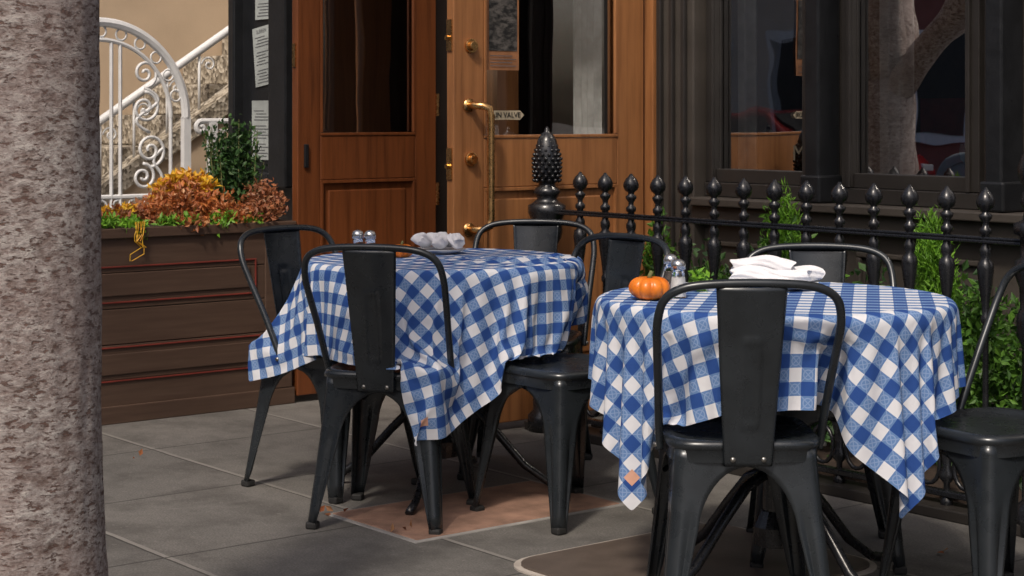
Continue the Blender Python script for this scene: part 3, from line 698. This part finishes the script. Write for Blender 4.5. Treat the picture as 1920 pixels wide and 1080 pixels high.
def run_cloths(specs,frames=92):
    objs=[]; cols=[]
    for (cx,cy),R in TB.values():
        o=single('col',MB().lathe([(R-.03,.70),(R-.004,.705),(R,.72),(R-.001,.738),(R-.006,.745)],n=72),'chair',(cx,cy,0),0); cols.append(o)
    for key in chairs:
        x,y,f=chairs[key]
        o=single('col',MB().box(-.188,.188,-.194,.194,.40,.470),'chair',(x,y,0),math.radians(f-90)); cols.append(o)
        if key=='B': continue
        mb=MB()
        if key!='A': mb.tube(hoop_line(),.022,8)
        i=len(mb.v); e=.064 if key!='A' else .16    # chair A: also keeps cloth forward left of its splat
        mb.v+=[(-e,-.212,.40),(.060,-.212,.40),(.080,-.278,.84),(-e-.02,-.278,.84),(-e,-.180,.40),(.060,-.180,.40),(.080,-.246,.84),(-e-.02,-.246,.84)]
        for q in ((0,1,2,3),(7,6,5,4),(0,4,5,1),(1,5,6,2),(2,6,7,3),(3,7,4,0)): mb.f.append(tuple(i+k for k in q))
        o=single('col',mb,'chair',(x,y,0),math.radians(f-90)); cols.append(o)
        d=Vector((math.cos(math.radians(f)),math.sin(math.radians(f)),0))
        o.location=Vector((x,y,0))-d*.55; o.keyframe_insert('location',frame=1); o.keyframe_insert('location',frame=44)
        o.location=Vector((x,y,0)); o.keyframe_insert('location',frame=78)
    for o in cols:
        m=o.modifiers.new('c','COLLISION'); o.collision.thickness_outer=.006; o.collision.thickness_inner=.02; o.collision.cloth_friction=3
    for nm,(cx,cy),ang,L,n in specs:
        me=bpy.data.meshes.new('cloth'); vs=[];fs=[]
        for j in range(n+1):
            for i in range(n+1):
                x=-L/2+L*i/n;y=-L/2+L*j/n
                vs.append((x,y,.758+.004*mnoise.noise(Vector((x*5+cx*10,y*5,0)))))
        for j in range(n):
            for i in range(n): a=j*(n+1)+i; fs.append((a,a+1,a+n+2,a+n+1))
        me.from_pydata(vs,[],fs); uvl=me.uv_layers.new(name='UVMap')
        for lp in me.loops: v=me.vertices[lp.vertex_index].co; uvl.data[lp.index].uv=(v.x+L/2,v.y+L/2)
        o=bpy.data.objects.new('tablecloth',me); scene.collection.objects.link(o); o.location=(cx,cy,0); o.rotation_euler=(0,0,math.radians(ang))
        m=o.modifiers.new('cloth','CLOTH'); s=m.settings; s.quality=6; s.mass=.25; s.tension_stiffness=12; s.compression_stiffness=12; s.shear_stiffness=3; s.bending_stiffness=.5; s.air_damping=2.5
        s.tension_damping=8; s.compression_damping=8
        m.collision_settings.distance_min=.005; m.collision_settings.collision_quality=3; m.collision_settings.use_self_collision=False
        m.point_cache.frame_start=1; m.point_cache.frame_end=frames+5
        objs.append((o,n,L))
    scene.frame_start=1; scene.frame_end=frames+5
    for f in range(1,frames+1): scene.frame_set(f)
    dg=bpy.context.evaluated_depsgraph_get()
    for o,n,L in objs:
        ev=o.evaluated_get(dg); me=bpy.data.meshes.new_from_object(ev,preserve_all_data_layers=True,depsgraph=dg)
        o.modifiers.clear(); o.data=me; me.name='tablecloth'
        me.materials.clear(); me.materials.append(M['gingham']); me.materials.append(M['tag'])
        me.polygons.foreach_set('use_smooth',[True]*len(me.polygons))
        zs=[v.co.z for v in me.vertices]; print('CLOTH z',min(zs),max(zs),[tuple(round(c,2) for c in (o.matrix_world@me.vertices[i].co)) for i in (0,n,(n+1)*n,(n+1)**2-1)])
    for o in cols: bpy.data.objects.remove(o)
    scene.frame_set(1)
    return [o for o,_,_ in objs]
cl=run_cloths([('L',(-.225,5.905),41,1.33,90),('R',(.683,4.72),-10,1.33,90)])
for o in cl:
    n=90; me=o.data
    for j in range(3,5):
        for i in range(3,5): me.polygons[j*n+i].material_index=1
    m=o.modifiers.new('ss','SUBSURF'); m.levels=1; m.render_levels=1

# ------------------------------------------------------------------ tabletop things
TZ=.754
def pumpkin(x,y,rz,sc=1):
    r=root('pumpkin',(x,y,TZ),rz); mb=MB(); prof=[]
    for k in range(17):
        a=math.pi*k/16; prof.append((max(.002,.050*sc*math.sin(a)**.8),(.030-.029*math.cos(a)-.006*math.exp(-((math.pi-a)/.35)**2))*sc))
    mb.lathe(prof,n=80,ribs=lambda a,z:.84+.16*abs(math.cos(4.5*a))**.6); part(r,'ribbed_body',mb,'pumpkin',smooth=True)
    mb=MB(); mb.tube([(0,0,.052*sc),(.001,0,.060*sc),(.006*sc,.002,.068*sc)],[.007*sc,.005*sc,.005*sc],8); part(r,'stem',mb,'stem',smooth=True)
pumpkin(.352,4.64,.2,1.08); pumpkin(-.365,6.0,.5,.8)
def shaker(x,y,fill):
    nm='salt_shaker' if fill=='salt' else 'pepper_shaker'
    r=root(nm,(x,y,TZ),.3)
    rb8=lambda a,z:1+.02*math.cos(8*a)
    part(r,'glass_jar',MB().lathe([(.019,0),(.021,.004),(.020,.03),(.017,.06),(.0165,.074)],n=32,ribs=rb8),'jar',smooth=True)
    part(r,'contents',MB().lathe([(.0165,.005),(.0168,.02),(.0158,.055)],n=20),fill)
    part(r,'metal_cap',MB().lathe([(.019,.0745),(.019,.088),(.016,.096),(.008,.101),(.003,.102)],n=24),'steel',smooth=True)
shaker(.430,4.69,'salt'); shaker(.425,4.86,'pepper'); shaker(-.498,5.86,'pepper'); shaker(-.457,5.84,'salt')
def napkin_plate(x,y,rz,rolls,pr):
    r=root('plate',(x,y,TZ),rz); part(r,'dish',MB().lathe([(pr*.55,0),(pr*.6,.004),(pr*.95,.014),(pr,.018),(pr*.98,.019),(pr*.6,.009),(.01,.007)],n=48),'plate',smooth=True)
    r2=root('rolled_napkins',(x,y,TZ),rz)
    for (cx,cy,cz,L,rad,ang,sd) in rolls:
        mb=MB(); n=44;m=46; c,s=math.cos(ang),math.sin(ang)
        for j in range(m+1):
            f=j/m; xx=(f-.5)*L; taper=(1-.30*abs(2*f-1)**5)
            for k in range(n):
                a=2*math.pi*k/n; fold=((a-(1.2+f*2.2+sd))%(2*math.pi))/(2*math.pi)
                rr=rad*taper*(.84+.30*fold+.08*math.sin(a*3+f*6+sd)+.05*math.sin(a*7-f*11+sd*2))
                xo=.006*math.sin(a*2+sd)*(2*f-1)
                yy=rr*math.cos(a)*1.12; z=rr*math.sin(a)*.92+.006*math.sin(f*7+sd); X=xx+xo
                mb.v.append((cx+X*c-yy*s,cy+X*s+yy*c,cz+z))
        for j in range(m):
            for k in range(n): k2=(k+1)%n; mb.f.append((j*n+k,(j+1)*n+k,(j+1)*n+k2,j*n+k2))
        for e in (0,m):
            b=len(mb.v); f=e/m
            cxx=(f-.5)*L*.84; mb.v.append((cx+cxx*c,cy+cxx*s,cz))
            for k in range(n): mb.f.append((b,e*n+k,e*n+(k+1)%n))
        part(r2,'napkin_roll',mb,'napkin',smooth=True)
napkin_plate(.717,4.93,0,[(-.02,-.035,.038,.21,.022,-.22,0),(.03,.02,.038,.20,.023,.06,2),(-.035,-.005,.070,.17,.021,-.32,4)],.115)
napkin_plate(-.245,6.17,0,[(-.048,0,.046,.12,.024,1.1,1),(.0,-.01,.048,.12,.024,1.5,3),(.048,.0,.046,.12,.024,1.9,5)],.09)
r=root('herb_sprig',(.50,4.86,TZ),0)
mb=MB()
for k in range(60): mb.leaf((random.gauss(0,.014),random.gauss(0,.012),random.uniform(.002,.05)),.024,.6,.5)
part(r,'leaves',mb,'leaf_bright')

# ------------------------------------------------------------------ trees
def tree(name,x,y,rad,h,lean=(0,0),seed=1,leaves=2600):
    rnd=random.Random(seed); r=root(name,(x,y,0),0)
    mb=MB(); n=96; Z=[-.05+k*.03 for k in range(int(h/.03))]
    for z in Z:
        base=1+.30*math.exp(-max(0,z)/.15); tp=1-.05*z/2
        for k in range(n):
            a=2*math.pi*k/n; p=Vector((math.cos(a)*1.4,math.sin(a)*1.4,z*.9+seed))
            rr=rad*base*tp*(1+.07*mnoise.noise(p)+.018*mnoise.noise(p*6)+.012*mnoise.noise(p*22))
            wx=.02*math.sin(z*1.3+seed)
            mb.v.append((rr*math.cos(a)+lean[0]*z+wx,rr*math.sin(a)+lean[1]*z,z))
    for j in range(len(Z)-1):
        for k in range(n): k2=(k+1)%n; mb.f.append((j*n+k,j*n+k2,(j+1)*n+k2,(j+1)*n+k))
    part(r,'trunk',mb,'bark',smooth=True)
    top=Vector((lean[0]*Z[-1]+.02*math.sin(Z[-1]*1.3+seed),lean[1]*Z[-1],Z[-1])); rt_=rad*(1-.05*Z[-1]/2)
    mb=MB(); tips=[]
    for k in range(6):
        a=k*1.05+rnd.random()*.5; L=[top-Vector((0,0,.12))]; d=Vector((math.cos(a)*.65,math.sin(a)*.65,1)).normalized(); rs=[rt_*.72]
        for q in range(8):
            d=(d+Vector((rnd.gauss(0,.12),rnd.gauss(0,.12),rnd.gauss(0,.08)))).normalized(); L.append(L[-1]+d*.38); rs.append(rt_*.72*(1-(q+1)/9.0)+.008)
            if q>2:
                d2=(d+Vector((rnd.gauss(0,.8),rnd.gauss(0,.8),rnd.gauss(0,.4)))).normalized(); e=L[-1]+d2*.5; e2=e+(d2+Vector((0,0,.3))).normalized()*.5
                mb.tube([L[-1],e,e2],[rs[-1]*.6,rs[-1]*.4,.006],6); tips+= [e,e2]
        mb.tube(L,rs,10); tips+=L[4:]
    part(r,'limbs',mb,'bark',smooth=True)
    mb=MB(); st=random.getstate(); random.seed(seed)
    for _ in range(leaves):
        t_=random.choice(tips); mb.leaf(t_+Vector((random.gauss(0,.28),random.gauss(0,.28),random.gauss(0,.22))),random.uniform(.06,.11),.5)
    random.setstate(st); part(r,'leaves',mb,'leaf_tree')
tree('street_tree',-.992,3.5,.207,3.9,(.004,0),3,1500)
p=W(-7.9,.95); tree('street_tree',p.x,p.y,.17,1.55,(.10,.02),11,1200)
p=W(-10.6,.95); tree('street_tree',p.x,p.y,.15,2.4,(-.04,.02),5,1200)
p=W(-22,-10.2); tree('street_tree',p.x,p.y,.2,2.4,(.03,0),8)
p=W(-15,-10.2); tree('street_tree',p.x,p.y,.2,2.4,(.0,0.02),9)
p=W(3,-10.2); tree('street_tree',p.x,p.y,.2,2.4,(.03,0),10)

# parked cars on the far side of the street (seen in the window reflections)
def car(u,v,mat):
    r=root('parked_car',W(u,v,-.13)); prof=[(-2.15,.30),(-2.2,.62),(-2.05,.86),(-1.55,.92),(-1.0,1.36),(-.2,1.45),(.55,1.40),(1.15,1.0),(1.95,.84),(2.2,.62),(2.18,.30)]
    mb=MB(); n=len(prof)
    for y in (-.86,.86):
        for (x,z) in prof: mb.v.append((x,y*(1-.16*max(0,(z-.86))/.6),z))
    mb.f=[tuple(range(n)),tuple(reversed(range(n,2*n)))]+[(k,n+k,n+(k+1)%n,(k+1)%n) for k in range(n)]
    part(r,'body',mb,mat,bevel=.06,seg=3)
    mb=MB()
    for s in (1,-1):
        y0=.86*.975*s+.004*s; y1=.86*.86*s+.004*s
        for P in (((-1.35,.95),(-.98,1.29),(-.35,1.38),(-.35,.95)),((-.28,.95),(-.28,1.38),(.50,1.33),(1.0,.97))):
            mb.quad(*[(x,(y0+(y1-y0)*(z-.95)/.43),z) for x,z in P])
    mb.quad((1.20,-.70,1.0),(1.20,.70,1.0),(.62,.62,1.40),(.62,-.62,1.40)); mb.quad((-1.58,-.70,.93),(-1.58,.70,.93),(-1.06,.62,1.35),(-1.06,-.62,1.35))
    part(r,'windows',mb,'black')
    mb=MB(); hb=MB()
    for x in (-1.35,1.35):
        for s in (1,-1):
            mb.tube([(x,s*.70,.32),(x,s*.88,.32)],.32,24); hb.tube([(x,s*.86,.32),(x,s*.89,.32)],.19,16)
    part(r,'tyres',mb,'rubber',bevel=.03); part(r,'hubs',hb,'steel')
    mb=MB()
    for s in (1,-1): mb.box(2.12,2.20,s*.62-.15,s*.62+.15,.60,.72)
    part(r,'headlamps',mb,'headlamp',bevel=.02)
car(-17.5,-8.1,'car_red'); car(-23.5,-8.1,'cream_paint'); car(-11.8,-8.1,'bluegrey')

def rowhouse(u0,u1,h,mat):
    r=root('row_house'); v1=-13; mb=MB(); mb.box(u0,u1,-22,v1,0,h); part(r,'walls',mb,mat)
    fr=MB(); gl=MB(); n=int((u1-u0)/2.0)
    for fl in range(int(h/3)):
        for k in range(n):
            c=u0+(k+.5)*(u1-u0)/n; z=fl*3+.9
            fr.box(c-.6,c+.6,v1,v1+.08,z-.1,z+1.75); gl.box(c-.48,c+.48,v1+.081,v1+.09,z,z+1.6)
    fr.box(u0,u1,v1,v1+.4,h-.3,h+.1)
    part(r,'window_frames',fr,'white_iron'); part(r,'window_panes',gl,'black')
rowhouse(-60,-48,8,'cream_paint'); rowhouse(-47.9,-38,7,'bluegrey'); rowhouse(-37.9,-28,8,'stucco'); rowhouse(-27.9,-20,7.2,'cream_paint'); rowhouse(-19.9,-14,6.6,'brickred'); rowhouse(-13.9,-8,6.6,'cream_paint'); rowhouse(-7.9,2,7,'bluegrey'); rowhouse(2.1,14,6.5,'stucco')

mb=MB()
for (u,v) in ((-5.9,3.0),(-4.72,3.02),(-4.69,3.06),(-3.2,4.1),(-3.0,4.15),(-4.4,4.2),(-4.35,3.05),(-4.37,3.10)):
    for k in range(2): mb.leaf((u+random.gauss(0,.02),v+random.gauss(0,.02),.006+.004*random.random()),.03,.6)
single('fallen_leaves',mb,'leaf_rust')
mb=MB()
for k in range(5): mb.leaf((-3.26+random.gauss(0,.015),4.33+random.gauss(0,.015),.008),.06,.7,.3)
single('crumpled_paper',mb,'litter')

# ------------------------------------------------------------------ light, world, camera
sd=Vector((-.30,-.95,0)).normalized(); el=math.radians(50)
sdir=Vector((sd.x*math.cos(el),sd.y*math.cos(el),math.sin(el)))
w=bpy.data.worlds.new('World'); scene.world=w; w.use_nodes=True; nt=w.node_tree
bg=nt.nodes['Background']; sk=nt.nodes.new('ShaderNodeTexSky'); sk.sky_type='NISHITA'; sk.sun_disc=False
sk.sun_elevation=el; sk.sun_rotation=math.atan2(sd.x,sd.y)%(2*math.pi); sk.dust_density=6; sk.air_density=.6
nt.links.new(sk.outputs[0],bg.inputs[0]); bg.inputs[1].default_value=.12
sl=bpy.data.lights.new('sun','SUN'); sl.energy=2.6; sl.angle=math.radians(6); sl.color=(1,.89,.76)
so=bpy.data.objects.new('sun',sl); scene.collection.objects.link(so); so.rotation_mode='QUATERNION'; so.rotation_quaternion=sdir.to_track_quat('Z','Y'); so.location=(0,0,10)
cam=bpy.data.cameras.new('camera'); co_=bpy.data.objects.new('camera',cam); scene.collection.objects.link(co_)
co_.location=(0,0,H); co_.rotation_euler=(math.pi/2,0,0); cam.lens=63.75; cam.sensor_width=36; cam.shift_y=-328/1920; cam.clip_end=500; cam.clip_start=.05
cam.dof.use_dof=True; cam.dof.focus_distance=4.7; cam.dof.aperture_fstop=18
scene.camera=co_
scene.view_settings.view_transform='Standard'; scene.view_settings.look='None'; scene.view_settings.exposure=0
